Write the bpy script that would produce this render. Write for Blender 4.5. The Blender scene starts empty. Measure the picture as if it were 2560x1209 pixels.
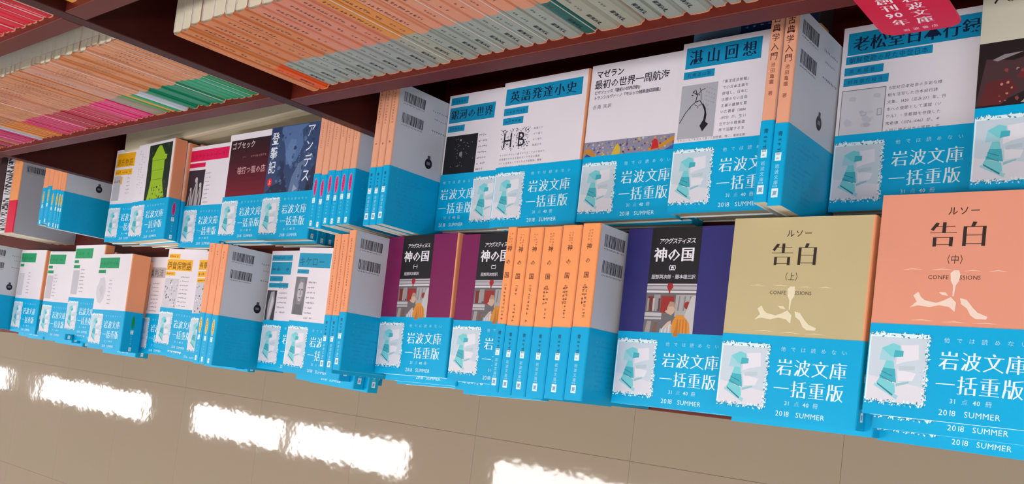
import bpy, math, random
from mathutils import Matrix, Vector
random.seed(7)

# ------------------------------------------------------------------ units: millimetres, converted on linking
# x runs along the shelves, y goes into the bookcase, z is up with the shop floor at 0
FLOOR = 1130.0
def V(x, y, z):
    return Vector((x/1000, y/1000, (z+FLOOR)/1000))

scene = bpy.context.scene
COL = scene.collection

# ------------------------------------------------------------------ camera
cam_d = bpy.data.cameras.new('camera')
cam = bpy.data.objects.new('camera', cam_d)
COL.objects.link(cam)
R = ((0.7629352, 0.11683734, -0.63582931),
     (0.05087482, -0.9913335, -0.12111832),
     (-0.64447004, 0.06005773, -0.7622673))
M = Matrix.Identity(4)
for i in range(3):
    M[i][0] = R[0][i]
    M[i][1] = -R[1][i]
    M[i][2] = -R[2][i]
M.translation = V(0, 0, 0)
cam.matrix_world = M
cam_d.sensor_width = 36.0
cam_d.sensor_fit = 'HORIZONTAL'
cam_d.lens = 2258.48/2560*36
cam_d.shift_y = (838.24-604.5)/2560
cam_d.clip_start = 0.02
scene.camera = cam

# ------------------------------------------------------------------ world and exposure
world = bpy.data.worlds.new('world')
scene.world = world
world.use_nodes = True
bg = world.node_tree.nodes['Background']
bg.inputs[0].default_value = (1.0, 0.985, 0.98, 1)
bg.inputs[1].default_value = 0.5
scene.view_settings.view_transform = 'Standard'
scene.view_settings.look = 'None'
scene.view_settings.exposure = 0.0
scene.view_settings.gamma = 1.0
scene.view_settings.use_curve_mapping = False
LAMP = 18.2

# ------------------------------------------------------------------ materials
def lin(c):
    c = c/255
    return c/12.92 if c <= 0.04045 else ((c+0.055)/1.055)**2.4
_m = {}
def mat(rgb, rough=0.55, kind='paper', spec=0.4):
    key = (tuple(rgb), rough, kind)
    if key in _m:
        return _m[key]
    m = bpy.data.materials.new('%s_%d_%d_%d' % ((kind,)+tuple(int(v) for v in rgb)))
    m.use_nodes = True
    nt = m.node_tree
    b = nt.nodes['Principled BSDF']
    c = tuple(lin(v) for v in rgb)
    b.inputs['Roughness'].default_value = rough
    b.inputs['Specular IOR Level'].default_value = spec
    tc = nt.nodes.new('ShaderNodeTexCoord')
    n = nt.nodes.new('ShaderNodeTexNoise')
    r = nt.nodes.new('ShaderNodeMix')
    r.data_type = 'RGBA'
    lo, hi = (0.93, 1.04)
    sc = 18
    if kind == 'pages':
        mp = nt.nodes.new('ShaderNodeMapping')
        mp.inputs['Scale'].default_value = (20, 20, 2600)
        nt.links.new(tc.outputs['Object'], mp.inputs[0])
        nt.links.new(mp.outputs[0], n.inputs['Vector'])
        lo, hi, sc = 0.74, 1.06, 1.0
    elif kind == 'wood':
        mp = nt.nodes.new('ShaderNodeMapping')
        mp.inputs['Scale'].default_value = (6, 60, 60)
        nt.links.new(tc.outputs['Object'], mp.inputs[0])
        nt.links.new(mp.outputs[0], n.inputs['Vector'])
        lo, hi, sc = 0.8, 1.15, 1.0
    elif kind == 'floor':
        nt.links.new(tc.outputs['Object'], n.inputs['Vector'])
        lo, hi, sc = 0.9, 1.07, 5
        n.inputs['Detail'].default_value = 6
        n2 = nt.nodes.new('ShaderNodeTexNoise')
        n2.inputs['Scale'].default_value = 7
        n2.inputs['Detail'].default_value = 4.0
        n2.inputs['Roughness'].default_value = 0.55
        nt.links.new(tc.outputs['Object'], n2.inputs['Vector'])
        bp = nt.nodes.new('ShaderNodeBump')
        bp.inputs['Strength'].default_value = 0.2
        bp.inputs['Distance'].default_value = 0.0035
        nt.links.new(n2.outputs[0], bp.inputs['Height'])
        nt.links.new(bp.outputs[0], b.inputs['Normal'])
    else:
        nt.links.new(tc.outputs['Object'], n.inputs['Vector'])
    n.inputs['Scale'].default_value = sc
    r.inputs['A'].default_value = tuple(v*lo for v in c)+(1,)
    r.inputs['B'].default_value = tuple(min(1, v*hi) for v in c)+(1,)
    if kind == 'floor':      # faint pinkish and olive clouding of the vinyl
        r.inputs['A'].default_value = (lin(168), lin(143), lin(127), 1)
        r.inputs['B'].default_value = (lin(160), lin(148), lin(123), 1)
        n.inputs['Scale'].default_value = 3.2
    nt.links.new(n.outputs[0], r.inputs['Factor'])
    nt.links.new(r.outputs['Result'], b.inputs['Base Color'])
    _m[key] = m
    return m
def emit(name, rgb, s):
    m = bpy.data.materials.new(name)
    m.use_nodes = True
    b = m.node_tree.nodes['Principled BSDF']
    b.inputs['Base Color'].default_value = (1, 1, 1, 1)
    b.inputs['Emission Color'].default_value = tuple(rgb)+(1,)
    b.inputs['Emission Strength'].default_value = s
    return m

WHITE = (232, 224, 232)
PEACH = (242, 160, 116)
CYAN = (0, 170, 222)
PAGE = (232, 216, 188)
INK = (28, 24, 34)
GRAYB = (204, 206, 216)
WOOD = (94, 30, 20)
WOOD_SHADED = (44, 14, 12)  # same wood, with the shade inside the bookcase put into its colour
TEAL = (0, 140, 186)

# ------------------------------------------------------------------ object helpers
def link(name, me, parent=None, loc=None, mtx=None):
    o = bpy.data.objects.new(name, me)
    COL.objects.link(o)
    if parent is not None:
        o.parent = parent
    if mtx is not None:
        o.matrix_local = mtx
    if loc is not None:
        o.location = loc
    return o
def tag(o, label, cat, group=None, kind=None):
    if label: o['label'] = label
    if cat: o['category'] = cat
    if group: o['group'] = group
    if kind: o['kind'] = kind
    return o
class MB:
    """collects faces in mm and links them as one mesh"""
    def __init__(s):
        s.v, s.f, s.mi, s.ms = [], [], [], []
    def mid(s, m):
        if m not in s.ms: s.ms.append(m)
        return s.ms.index(m)
    def face(s, pts, m):
        b = len(s.v)
        s.v += [tuple(p) for p in pts]
        s.f.append(tuple(range(b, b+len(pts))))
        s.mi.append(s.mid(m))
    def box(s, a, b, m, mtop=None):
        x0, y0, z0 = a; x1, y1, z1 = b
        P = [(x0,y0,z0),(x1,y0,z0),(x1,y1,z0),(x0,y1,z0),(x0,y0,z1),(x1,y0,z1),(x1,y1,z1),(x0,y1,z1)]
        bse = len(s.v); s.v += P
        i = s.mid(m)
        for q in ((0,3,2,1),(4,5,6,7),(0,1,5,4),(1,2,6,5),(2,3,7,6),(3,0,4,7)):
            s.f.append(tuple(bse+k for k in q)); s.mi.append(i)
    def mesh(s, name):
        me = bpy.data.meshes.new(name)
        me.from_pydata([(x/1000, y/1000, z/1000) for x, y, z in s.v], [], s.f)
        for m in s.ms: me.materials.append(m)
        me.polygons.foreach_set('material_index', s.mi)
        me.update()
        return me

# ------------------------------------------------------------------ flat print (lettering and pictures), drawn in mm on a page plane
_g = {}
def contrast(vs, fs, amt):
    """give a plain glyph the thick uprights and thin level strokes of a book face"""
    a, b = 0.5*amt, -0.9*amt
    cnt = {}
    for f in fs:
        for i in range(len(f)):
            e = (f[i], f[(i+1) % len(f)])
            cnt[e] = cnt.get(e, 0)+1
    nr = {}
    for (i, j) in cnt:
        if (j, i) in cnt: continue
        dx, dy = vs[j][0]-vs[i][0], vs[j][1]-vs[i][1]
        L = math.hypot(dx, dy)
        if L < 1e-9: continue
        n = (dy/L, -dx/L)
        nr.setdefault(i, []).append(n); nr.setdefault(j, []).append(n)
    out = []
    for i, (x, y) in enumerate(vs):
        if i in nr:
            ox = oy = 0.0
            xs = [n[0] for n in nr[i]]; ys = [n[1] for n in nr[i]]
            ox = max(-1, min(1, max(xs, key=abs)))*a
            oy = max(-1, min(1, max(ys, key=abs)))*b
            x += ox; y += oy
        out.append((x, y))
    return out
def glyph(ch, off, serif=0.0):
    k = (ch, off, serif)
    if k not in _g:
        cu = bpy.data.curves.new('g', 'FONT')
        cu.body = ch; cu.size = 1; cu.resolution_u = 1 if ord(ch) > 255 else 2; cu.offset = off
        o = bpy.data.objects.new('g', cu)
        me = o.to_mesh()
        vs = [(v.co.x, v.co.y) for v in me.vertices]
        fs = [tuple(p.vertices) for p in me.polygons]
        o.to_mesh_clear()
        if serif: vs = contrast(vs, fs, serif)
        w = 1.0 if ord(ch) > 255 else (max(v[0] for v in vs)+0.07 if vs else 0.3)
        bpy.data.objects.remove(o)
        bpy.data.curves.remove(cu)
        _g[k] = (vs, fs, w)
    return _g[k]
class Print(MB):
    rough = 0.5
    def rect(s, x0, y0, x1, y1, c, lv=0):
        s.poly([(x0,y0),(x1,y0),(x1,y1),(x0,y1)], c, lv)
    def poly(s, pts, c, lv=0):
        a = sum(pts[i][0]*pts[(i+1) % len(pts)][1]-pts[(i+1) % len(pts)][0]*pts[i][1] for i in range(len(pts)))
        if a < 0: pts = pts[::-1]
        z = lv*0.035+(len(s.f) % 29)*0.0012
        s.face([(x, y, z) for x, y in pts], mat(c, s.rough, 'print'))
    def oval(s, cx, cy, rx, ry, c, lv=0, n=14):
        s.poly([(cx+rx*math.cos(2*math.pi*k/n), cy+ry*math.sin(2*math.pi*k/n)) for k in range(n)], c, lv)
    def text(s, t, x, y, size, c, off=0.0, pitch=None, vert=False, sx=1.0, lv=2, shear=0.0, serif=0.0):
        m = s.mid(mat(c, s.rough, 'print'))
        z = lv*0.035
        for ch in t:
            if ch != ' ':
                vs, fs, w = glyph(ch, off, serif if ord(ch) > 255 else 0.0)
                b = len(s.v)
                if vert and ch in 'ー（）()':
                    s.v += [(x+((gy-0.38)*1+0.5)*size*sx, y+(0.88-gx)*size*1.0-0.12*size, z) for gx, gy in vs]
                else:
                    s.v += [(x+(gx+shear*gy)*size*sx, y+gy*size, z) for gx, gy in vs]
                s.f += [tuple(b+i for i in f) for f in fs]
                s.mi += [m]*len(fs)
            else:
                w = 0.35 if not vert else 0.6
            if vert: y -= pitch or size*1.05
            else: x += pitch if (pitch and ord(ch) > 255) else w*size*sx*1.02
        return x
    def marks(s, x, y, n, size, c, pitch=None, vert=False, rng=random, lv=2, gap=0.12):
        """lettering too small to read in the photograph: short printed strokes"""
        pitch = pitch or size*1.15
        for k in range(n):
            if rng.random() > gap:
                px, py = (x, y-k*pitch) if vert else (x+k*pitch, y)
                for _ in range(2):
                    if rng.random() < .5:
                        yy = py+size*rng.random()*.8
                        s.rect(px+size*.05, yy, px+size*rng.uniform(.7, 1), yy+size*.17, c, lv)
                    else:
                        xx = px+size*rng.random()*.8
                        s.rect(xx, py, xx+size*.17, py+size*rng.uniform(.7, 1), c, lv)
                s.rect(px+size*.1, py+size*.35, px+size*.9, py+size*.5, c, lv)

# the promotional paper band: its front and spine print, shared by every book that wears one
BW = (226, 246, 252)
def band_front(fx=0, tx=0):
    rng = random.Random(3)
    p = Print()
    p.rect(1.5, 9, 38, 53.5, (200, 214, 226), 1)
    p.poly([(1.5,9),(38,9),(38,20),(1.5,26)], (222, 220, 230), 2)
    def leafs(x0, y0, x1, y1):
        n = int(max(abs(x1-x0), abs(y1-y0))/1.5)
        for k in range(n):
            f = (k+.5)/n
            cx, cy = x0+(x1-x0)*f, y0+(y1-y0)*f
            for j in range(3):
                a = rng.random()*6.28; r = rng.uniform(.6, 1.25)
                ax, ay = cx+rng.uniform(-1.3, 1.3), cy+rng.uniform(-1.5, 1.5)
                w = .45*r
                c = BW if rng.random() < .62 else (40, 130, 160)
                dx, dy = math.cos(a), math.sin(a)
                p.poly([(ax-dx*r, ay-dy*r), (ax+dy*w, ay-dx*w), (ax+dx*r, ay+dy*r), (ax-dy*w, ay+dx*w)], c, 3)
    leafs(1, 53.6, 39, 53.6); leafs(1, 8.8, 39, 8.8); leafs(37.8, 9, 37.8, 53)
    p.rect(.6, 10, 1.6, 54, BW, 2)
    p.poly([(1,52),(38,52),(38,54.6),(1,54.6)], BW, 2)
    T1, T2, T3 = (120, 208, 216), (62, 176, 192), (160, 210, 222)
    p.poly([(5.5,19.5),(6.5,21),(22,13.5),(21,11)], T3, 3)
    p.poly([(7.5,21.5),(9,24.5),(19,21.5),(20,15.5),(18,14)], T1, 4)
    p.poly([(7.5,21.5),(8,20.2),(18.2,13.2),(18.6,14.2)], (20, 130, 150), 5)
    p.poly([(9,24.5),(11,31.5),(18.5,31),(20,22)], T2, 4)
    p.poly([(9,26.5),(9,26.1),(17.5,22),(17.5,22.5)], (20, 120, 140), 5)
    p.poly([(10,29.2),(10,28.8),(17.2,26),(17.2,26.5)], (20, 120, 140), 5)
    p.poly([(11,31.5),(12.5,36.5),(17,36.5),(18,31)], T1, 4)
    p.poly([(8,36.5),(9,44.5),(16,48),(20.5,46.5),(17,36.2)], T3, 4)
    p.poly([(9,44.5),(16,48),(20.5,46.5),(21.5,40),(15.5,39)], T1, 5)
    p.poly([(17.5,43.5),(23,43.2),(23,39.5),(17,38.6)], T2, 6)
    p.poly([(21,47),(32,48),(33,38),(24,36),(19,34),(19,40),(23,40)], (228, 226, 236), 3)
    p.poly([(21,33),(31,34),(31,31),(21,30)], (188, 204, 214), 4)
    p.poly([(20,31),(32,29),(30,24),(21,23)], (230, 226, 236), 3)
    p.poly([(20,21.5),(28,23.5),(28,22.3),(20,19.5)], (150, 196, 206), 5)
    p.v = [(x+fx, y, z) for x, y, z in p.v]
    p.text('他では読めない', 47+tx, 50.5, 3.7, (168, 222, 240), pitch=7.3)
    p.text('岩波文庫', 45+tx, 34.0, 13, BW, .004, pitch=12.9, sx=.93, serif=.024)
    p.text('一括重版', 44+tx, 18.8, 13, BW, .004, pitch=12.9, sx=.93, serif=.024)
    p.text('31', 53.5+tx, 12, 4.0, (190, 232, 244), .01)
    p.text('点', 60.5+tx, 12, 3.9, (130, 206, 232))
    p.text('40', 67+tx, 12, 4.0, (206, 238, 248), .012)
    p.text('冊', 74+tx, 12, 3.9, (180, 226, 240))
    p.text('2018', 47.5+tx, 4.0, 5.2, (216, 242, 250))
    p.text('SUMMER', 62.5+tx, 4.0, 5.2, (216, 242, 250))
    return p.mesh('band_print')
BAND_FRONT = band_front()
BAND_SHIFTED = band_front(49, -42)
_bs = {}
def band_spine(style):
    """drawn with x centred on the spine"""
    if style in _bs: return _bs[style]
    p = Print(); rng = random.Random(9)
    if style == 'ink':
        p.text('青', -1.9, 51.5, 3.8, (14, 70, 110), .012)
        p.marks(-1.4, 47.5, 3, 2.8, (14, 90, 130), 3.6, True, rng, gap=0)
        p.text('四', -1.7, 34.5+3, 3.4, (14, 80, 120))
    elif style in ('pink', 'yellow', 'green'):
        oc, ic = {'pink': ((226, 30, 110), (150, 10, 60)), 'yellow': ((240, 178, 40), (110, 70, 20)),
                  'green': ((0, 150, 90), (0, 90, 60))}[style]
        p.oval(0, 45.5, 2.7, 10.3, {'pink': (236, 140, 200), 'yellow': (250, 236, 190), 'green': (20, 150, 120)}[style], 1)
        p.oval(0, 45.5, 2.2, 9.6, oc, 2)
        p.marks(-1, 50.5, 4, 1.9, ic, 3.1, True, rng, 3, gap=0)
    y = 33.0 if style == 'ink' else 27.6
    p.rect(-2.3, y, 2.3, y+6, BW, 1)
    p.marks(-1.3, y+3.6, 2, 2.3, (150, 190, 205), 2.9, True, rng, 2, gap=0)
    if style == 'ink':
        p.text('岩波文庫', -1.7, 27.6, 3.4, (170, 226, 244), pitch=4.0, vert=True)
        p.text('2018', -2.2, 13.6, 1.9, (190, 232, 246))
        p.rect(-2.5, 6, 2.5, 12.6, BW, 1)
        p.text('夏', -1.9, 7.7, 3.8, (110, 150, 200), .02)
    else:
        p.text('岩波文庫', -1.1, 23.5, 2.2, (150, 216, 240), pitch=3.7, vert=True)
        p.rect(-1.9, 1.8, 1.9, 7.8, BW, 1)
        p.marks(-1.1, 4.4, 2, 2.2, (120, 170, 210), 2.6, True, rng, 2, gap=0)
    _bs[style] = p.mesh('band_spine_print')
    return _bs[style]
def band_back():
    p = Print(); rng = random.Random(5)
    for k in range(11):
        y = 50-k*4.1
        p.marks(14 if k % 3 else 9, y, rng.randint(3, 26), 1.7, (40, 140, 196), 2.3, rng=rng, gap=.35)
    p.rect(12, 50, 13, 51, (90, 190, 230), 2); p.rect(12, 41, 12.8, 42, (90, 190, 230), 2)
    return p.mesh('band_back_print')
BAND_BACK = band_back()
def back_print():
    p = Print(); rng = random.Random(2)
    for (y0, y1, x0) in ((130, 140.5, 8), (108, 118.5, 8.5)):
        x = x0
        while x < x0+31:
            w = rng.choice((.35, .4, .7, 1.0))
            p.rect(x, y0, x+w, y1, (38, 36, 52), 1)
            x += w+rng.choice((.35, .45, .8))
        p.marks(x0, y0-2.6, 14, 1.5, (90, 90, 104), 2.2, rng=rng, gap=0)
    p.marks(50, 132, 10, 2.2, (120, 120, 134), 3.2, rng=rng); p.marks(54, 124, 8, 2, (130, 130, 144), 3.1, rng=rng)
    p.marks(52, 111, 9, 2.3, (100, 100, 114), 3.3, rng=rng)
    p.oval(53, 76, 5.3, 5.6, (24, 24, 40), 1, 18)
    p.rect(51, 80.6, 55, 84.5, (70, 72, 88), 1)
    p.rect(50.4, 74.6, 55.6, 77.8, (120, 120, 140), 2)
    return p.mesh('back_print')
BACK = back_print()

# ------------------------------------------------------------------ book
# local frame of a book: lying on its back cover, x 0..W from fore edge to spine, y 0..H from foot to head, z 0..t
def shell(W, H, t, th, r, y0, y1, mf, ms, mb, minn, bulge=0.0, cuts=()):
    """folded U shaped paper shell around fore edge open side; r rounds the spine corners"""
    mb_ = MB()
    def prof(o):
        pts = [(0.0, t-o)]
        n = 3
        rr = max(r-o, .12)
        cxx = W-r
        for k in range(n+1):
            a = math.pi/2-k*math.pi/2/n
            pts.append((cxx+rr*math.cos(a), t-r+rr*math.sin(a)))
        if bulge:
                    pts += [(W+bulge*.75-o, t*.87), (W+bulge-o, t*.72), (W+bulge-o, t*.28), (W+bulge*.75-o, t*.13)]
        for k in range(n+1):
            a = -k*math.pi/2/n
            pts.append((cxx+rr*math.cos(a), r+rr*math.sin(a)))
        pts.append((0.0, o))
        return pts
    A, B = prof(0), prof(th)
    ny = [y0]+[c for c in cuts if y0 < c[0] < y1]
    ys = [y0]+[c[0] for c in cuts]+[y1]
    msl = [ms]+[c[1] for c in cuts]
    n = len(A)
    for si in range(len(ys)-1):
        a, b = ys[si], ys[si+1]
        for i in range(n-1):
            m = mf if i == 0 else (mb if i == n-2 else msl[si])
            (x0, z0), (x1, z1) = A[i], A[i+1]
            mb_.face([(x0,a,z0),(x1,a,z1),(x1,b,z1),(x0,b,z0)], m)
    for i in range(n-1):
        (x0, z0), (x1, z1) = B[i], B[i+1]
        mb_.face([(x0,y1,z0),(x1,y1,z1),(x1,y0,z1),(x0,y0,z0)], minn)
        for yy, fl in ((y0, 0), (y1, 1)):
            q = [(A[i][0],yy,A[i][1]),(B[i][0],yy,B[i][1]),(B[i+1][0],yy,B[i+1][1]),(A[i+1][0],yy,A[i+1][1])]
            mb_.face(q[::-1] if fl else q, minn if (i == 0 or i == n-2) else (msl[0] if yy == y0 else msl[-1]))
    for j in (0, n-1):
        mb_.face([(A[j][0],y0,A[j][1]),(A[j][0],y1,A[j][1]),(B[j][0],y1,B[j][1]),(B[j][0],y0,B[j][1])], minn)
    return mb_
_c = {}
def book(label, cat_group, t, front=WHITE, spine=PEACH, back=GRAYB, fprint=None, sprint=None, bprint=True,
         band='ink', name='paperback_book', W=105, H=148, labelcol=None, bulge=0.0, band_h=61, pagecol=PAGE, text_shift=0, bandp=None, category='book'):
    r = min(1.6, t*.3)
    root = link(name, None)
    root.empty_display_size = .02
    tag(root, label, category, cat_group)
    key = ('cv', t, front, spine, back, W, H, labelcol, bulge)
    if key not in _c:
        cuts = ()
        ms = mat(spine, .42)
        if labelcol:
            ms = mat(PEACH if labelcol != 'x' else spine, .42)
            cuts = ((1.2, mat(labelcol, .42)), (H*.385, mat(spine, .42)))
        s = shell(W, H, t-.6, .3, r, 0, H, mat(front, .38), ms, mat(back, .42), mat((236, 230, 226), .6), bulge, cuts)
        s.v = [(x, y, z+.3) for x, y, z in s.v]
        _c[key] = s.mesh('cover')
    cov = link('cover', _c[key], root)
    key = ('pg', t, W, H, pagecol)
    if key not in _c:
        s = MB(); s.box((.8, .7, .65), (W-1.2, H-.7, t-.65), mat(pagecol, .7, 'pages'))
        _c[key] = s.mesh('page_block')
    link('page_block', _c[key], root)
    if fprint: link('cover_print', fprint, cov, loc=(0, 0, (t-.3+.05)/1000))
    if sprint:
        m4 = Matrix(((0,0,1,(W+bulge+.07)/1000),(0,1,0,0),(-1,0,0,t/2000),(0,0,0,1)))
        link('spine_print', sprint, cov, mtx=m4)
    mback = Matrix(((-1,0,0,W/1000),(0,1,0,0),(0,0,-1,0),(0,0,0,1)))
    if bprint:
        mm = mback.copy(); mm[2][3] = .3/1000-.00006
        link('back_print', BACK, cov, mtx=mm)
    if band:
        key = ('bd', t, W, band_h)
        if key not in _c:
            s = shell(W+.35, H, t, .22, r+.1, 0, band_h, mat(CYAN, .4, 'paper', .22), mat(CYAN, .4, 'paper', .22), mat(CYAN, .4, 'paper', .22), mat((214, 236, 244), .6))
            _c[key] = s.mesh('paper_band')
        bd = link('paper_band', _c[key], root, loc=(0, .0004-.0008, 0))
        link('band_print', bandp or BAND_FRONT, bd, loc=(0, 0, (t+.05)/1000))
        m4 = Matrix(((0,0,1,(W+.42)/1000),(0,1,0,0),(-1,0,0,t/2000),(0,0,0,1)))
        link('band_spine_print', band_spine(band), bd, mtx=m4)
        if bprint:
            mm = mback.copy(); mm[2][3] = -.00006
            link('band_back_print', BAND_BACK, bd, mtx=mm)
    root['t'] = t
    return root
def clone(root, label=None, group=None):
    c = root.copy(); COL.objects.link(c)
    for ch in root.children:
        d = ch.copy(); COL.objects.link(d); d.parent = c
        for g in ch.children:
            e = g.copy(); COL.objects.link(e); e.parent = d
    if label: c['label'] = label
    if group: c['group'] = group
    return c
def lay(o, x, y, z, yaw=0):            # flat, z of its underside
    o.matrix_world = Matrix.Translation(V(x, y, z)) @ Matrix.Rotation(math.radians(yaw), 4, 'Z')
def edge_up(o, xr, y, z, yaw=0):       # standing on its fore edge, spine up, back cover towards +x at xr
    m = Matrix(((0,0,-1,0),(0,1,0,0),(1,0,0,0),(0,0,0,1)))
    o.matrix_world = Matrix.Translation(V(xr, y, z)) @ Matrix.Rotation(math.radians(yaw), 4, 'Z') @ m
def upright(o, xr, yspine, z, W, tilt=0):  # on a shelf, spine towards the aisle, head up
    m = Matrix(((0,0,-1,0),(-1,0,0,0),(0,1,0,0),(0,0,0,1)))
    o.matrix_world = Matrix.Translation(V(xr, yspine+W, z)) @ Matrix.Rotation(math.radians(tilt), 4, 'Y') @ m

# ------------------------------------------------------------------ the room and the furniture
def boxobj(name, a, b, m, parent=None, bevel=0):
    s = MB(); c = [(a[i]+b[i])/2 for i in range(3)]
    s.box([a[i]-c[i] for i in range(3)], [b[i]-c[i] for i in range(3)], m)
    o = link(name, s.mesh(name), parent)
    o.location = V(*c) if parent is None else Vector([v/1000 for v in (c[0], c[1], c[2]+FLOOR)])
    if bevel:
        md = o.modifiers.new('bevel', 'BEVEL'); md.width = bevel/1000; md.segments = 2
    return o
FM = mat((166, 149, 127), .045, 'floor', .5)
fl = boxobj('floor', (-12000, -2600, -1150), (900, 900, -1132.2), mat((120, 104, 90), .4))
tag(fl, None, None, kind='structure')
tile = MB()
tile.box((-151.8, -151.8, -1.1), (151.8, 151.8, 1.1), FM)
tm = tile.mesh('floor_tile')
k = 0
for i in range(-22, 4):
    for j in range(-6, 1):
        o = link('floor_tile', tm)
        o.parent = fl
        o.matrix_parent_inverse = fl.matrix_world.inverted() if k else Matrix.Identity(4)
        o.matrix_parent_inverse = Matrix.Translation(-fl.location)
        o.location = V(-705+152+304*i, -82+152+304*j, -1131.1)
        k += 1
CEIL = 1470
tag(boxobj('ceiling', (-12000, -2600, CEIL), (900, 900, CEIL+30), mat((225, 222, 216), .8, 'plaster')), None, None, kind='structure')

# ceiling lamps: row over the display, plus an unseen row added for ambient fill
words = ('first', 'second', 'third', 'fourth', 'fifth', 'sixth', 'seventh', 'eighth', 'ninth', 'tenth', 'eleventh', 'twelfth')
def lamp_proto():
    root = link('ceiling_light', None)
    s = MB()
    s.box((-545, -125, -28), (545, 125, 0), mat((236, 236, 232), .5, 'metal'))
    link('housing', s.mesh('housing'), root)
    e = emit('lamp_diffuser', (1.0, .99, .985), LAMP)
    s = MB(); s.box((-530, -98, -34), (530, 98, -28.4), e)
    link('diffuser', s.mesh('diffuser'), root)
    return root
lp = lamp_proto(); first = True
n = 0
where = {-480: 'above the book display', -2100: 'added as fill across aisle'}
for ry in (-480, -2100):
    for cx in (-7800, -4950, -2000, 900):  # last pair is unseen, added past the row's end to light the scene
        for dx in ((-2350, -562, 430) if cx < -7000 else (-590, 590)):
            if first: o = lp; first = False
            else: o = clone(lp)
            o.location = V(cx+dx, ry, CEIL)
            if dx == -562: o.scale = (.78, 1, 1)
            n += 1
            tag(o, 'white ceiling light panel %s, %s counting from the far left end' % (where[ry], words[(n-1) % 9]), 'light', 'ceiling lights in the row %s' % where[ry])

W1 = mat(WOOD, .42, 'wood', .22); W3 = mat((62, 18, 13), .45, 'wood', .2); W2 = mat(WOOD_SHADED, .6, 'wood', .15)  # W3: divider wood darkened, the shade on its sides painted in
unit = link('bookcase', None)
tag(unit, 'dark red-brown wooden bookcase with shelves and a low display plinth', 'bookcase')
unit.location = (0, 0, 0)
YF = 255
def part(name, a, b, m=W1, bevel=0): return boxobj(name, a, b, m, unit, bevel)
part('display_plinth', (-2600, -3, -741), (70, 500, -711.6), W1, 1)
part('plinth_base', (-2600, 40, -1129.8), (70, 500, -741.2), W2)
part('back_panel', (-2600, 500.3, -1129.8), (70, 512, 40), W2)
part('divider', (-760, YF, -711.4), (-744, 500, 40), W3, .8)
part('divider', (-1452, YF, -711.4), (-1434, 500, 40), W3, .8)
part('shelf', (-743.8, YF, -525), (60, 500, -506), W1, .8)
part('shelf', (-1433.8, YF, -512), (-760.2, 500, -494), W1, .8)
part('shelf', (-743.8, YF, -306), (60, 500, -289), W1, .8)
part('shelf', (-1433.8, YF, -311), (-760.2, 500, -294), W1, .8)
part('shelf', (-2600, YF, -512), (-1452.2, 500, -494), W1, .8)
# clear label strip that hangs under the upper left shelf
def clear_mat():
    m = bpy.data.materials.new('clear_plastic'); m.use_nodes = True
    b = m.node_tree.nodes['Principled BSDF']
    b.inputs['Base Color'].default_value = (.75, .7, .62, 1)
    b.inputs['Roughness'].default_value = .15
    b.inputs['Transmission Weight'].default_value = .9
    b.inputs['IOR'].default_value = 1.1
    return m
o = boxobj('label_strip', (-1432, 257, -330), (-762, 257.8, -311.2), clear_mat())
tag(o, 'clear plastic label strip hanging below the upper left shelf edge', 'label strip')

# cream box behind the second row, left bay
def cream_box():
    root = link('storage_box', None); root.location = V(-1083, 395, -711.4)
    root.rotation_euler = (0, 0, math.radians(2.2))
    tag(root, 'pale cream long cardboard box behind the white and blue covers, under the left shelf', 'box')
    m = mat((196, 184, 158), .6, 'card')
    s = MB(); s.box((-318, -80, 0), (318, 88, 46), m)
    o = link('box_body', s.mesh('box_body'), root)
    md = o.modifiers.new('b', 'BEVEL'); md.width = .0015; md.segments = 2
    s = MB(); s.box((-320, -82, 40), (320, 90, 49.5), m)
    o = link('box_lid', s.mesh('box_lid'), root)
    md = o.modifiers.new('b', 'BEVEL'); md.width = .0015; md.segments = 2
cream_box()

# ------------------------------------------------------------------ cover designs
def para(p, x, y, rows, n, size, c=(96, 92, 108), lead=5.4, seed=1):
    rng = random.Random(seed)
    for k in range(rows):
        p.marks(x, y-k*lead, n-(rng.random() < .3), size, c, rng=rng, gap=.08)
def d_galaxy():
    p = Print(); rng = random.Random(1)
    p.rect(3, 137, 28, 145, TEAL); p.marks(6, 139.3, 5, 3.2, (10, 90, 130), 3.9, rng=rng, gap=0)
    p.rect(2.5, 117, 68, 134, TEAL); p.text('銀河の世界', 5, 121.4, 11.5, (6, 26, 62), .012, pitch=12.2, serif=.026)
    p.rect(2.5, 107, 27, 114, TEAL); p.marks(5, 109, 5, 3, (10, 90, 130), 3.9, rng=rng, gap=0)
    p.rect(2, 58, 48, 102.5, (20, 18, 26), 1)
    for c, r in (((60, 56, 62), 8), ((90, 88, 92), 5), ((140, 136, 134), 2.6)):
        p.poly([(26+r*rng.uniform(.6, 1.1)*math.cos(a*.7), 82+1.2*r*rng.uniform(.6, 1.1)*math.sin(a*.7)) for a in range(9)], c, 2+r < 5)
    for _ in range(40): 
        x, y = rng.gauss(26, 9), rng.gauss(80, 10)
        if 3 < x < 46 and 60 < y < 100: p.oval(x, y, .5, .5, (150, 150, 150), 3, 6)
    p.oval(24, 97, 1, 1.1, (190, 190, 190), 3, 8)
    para(p, 50, 99, 8, 5, 2.2, lead=6.1)
    return p.mesh('cover_print')
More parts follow.
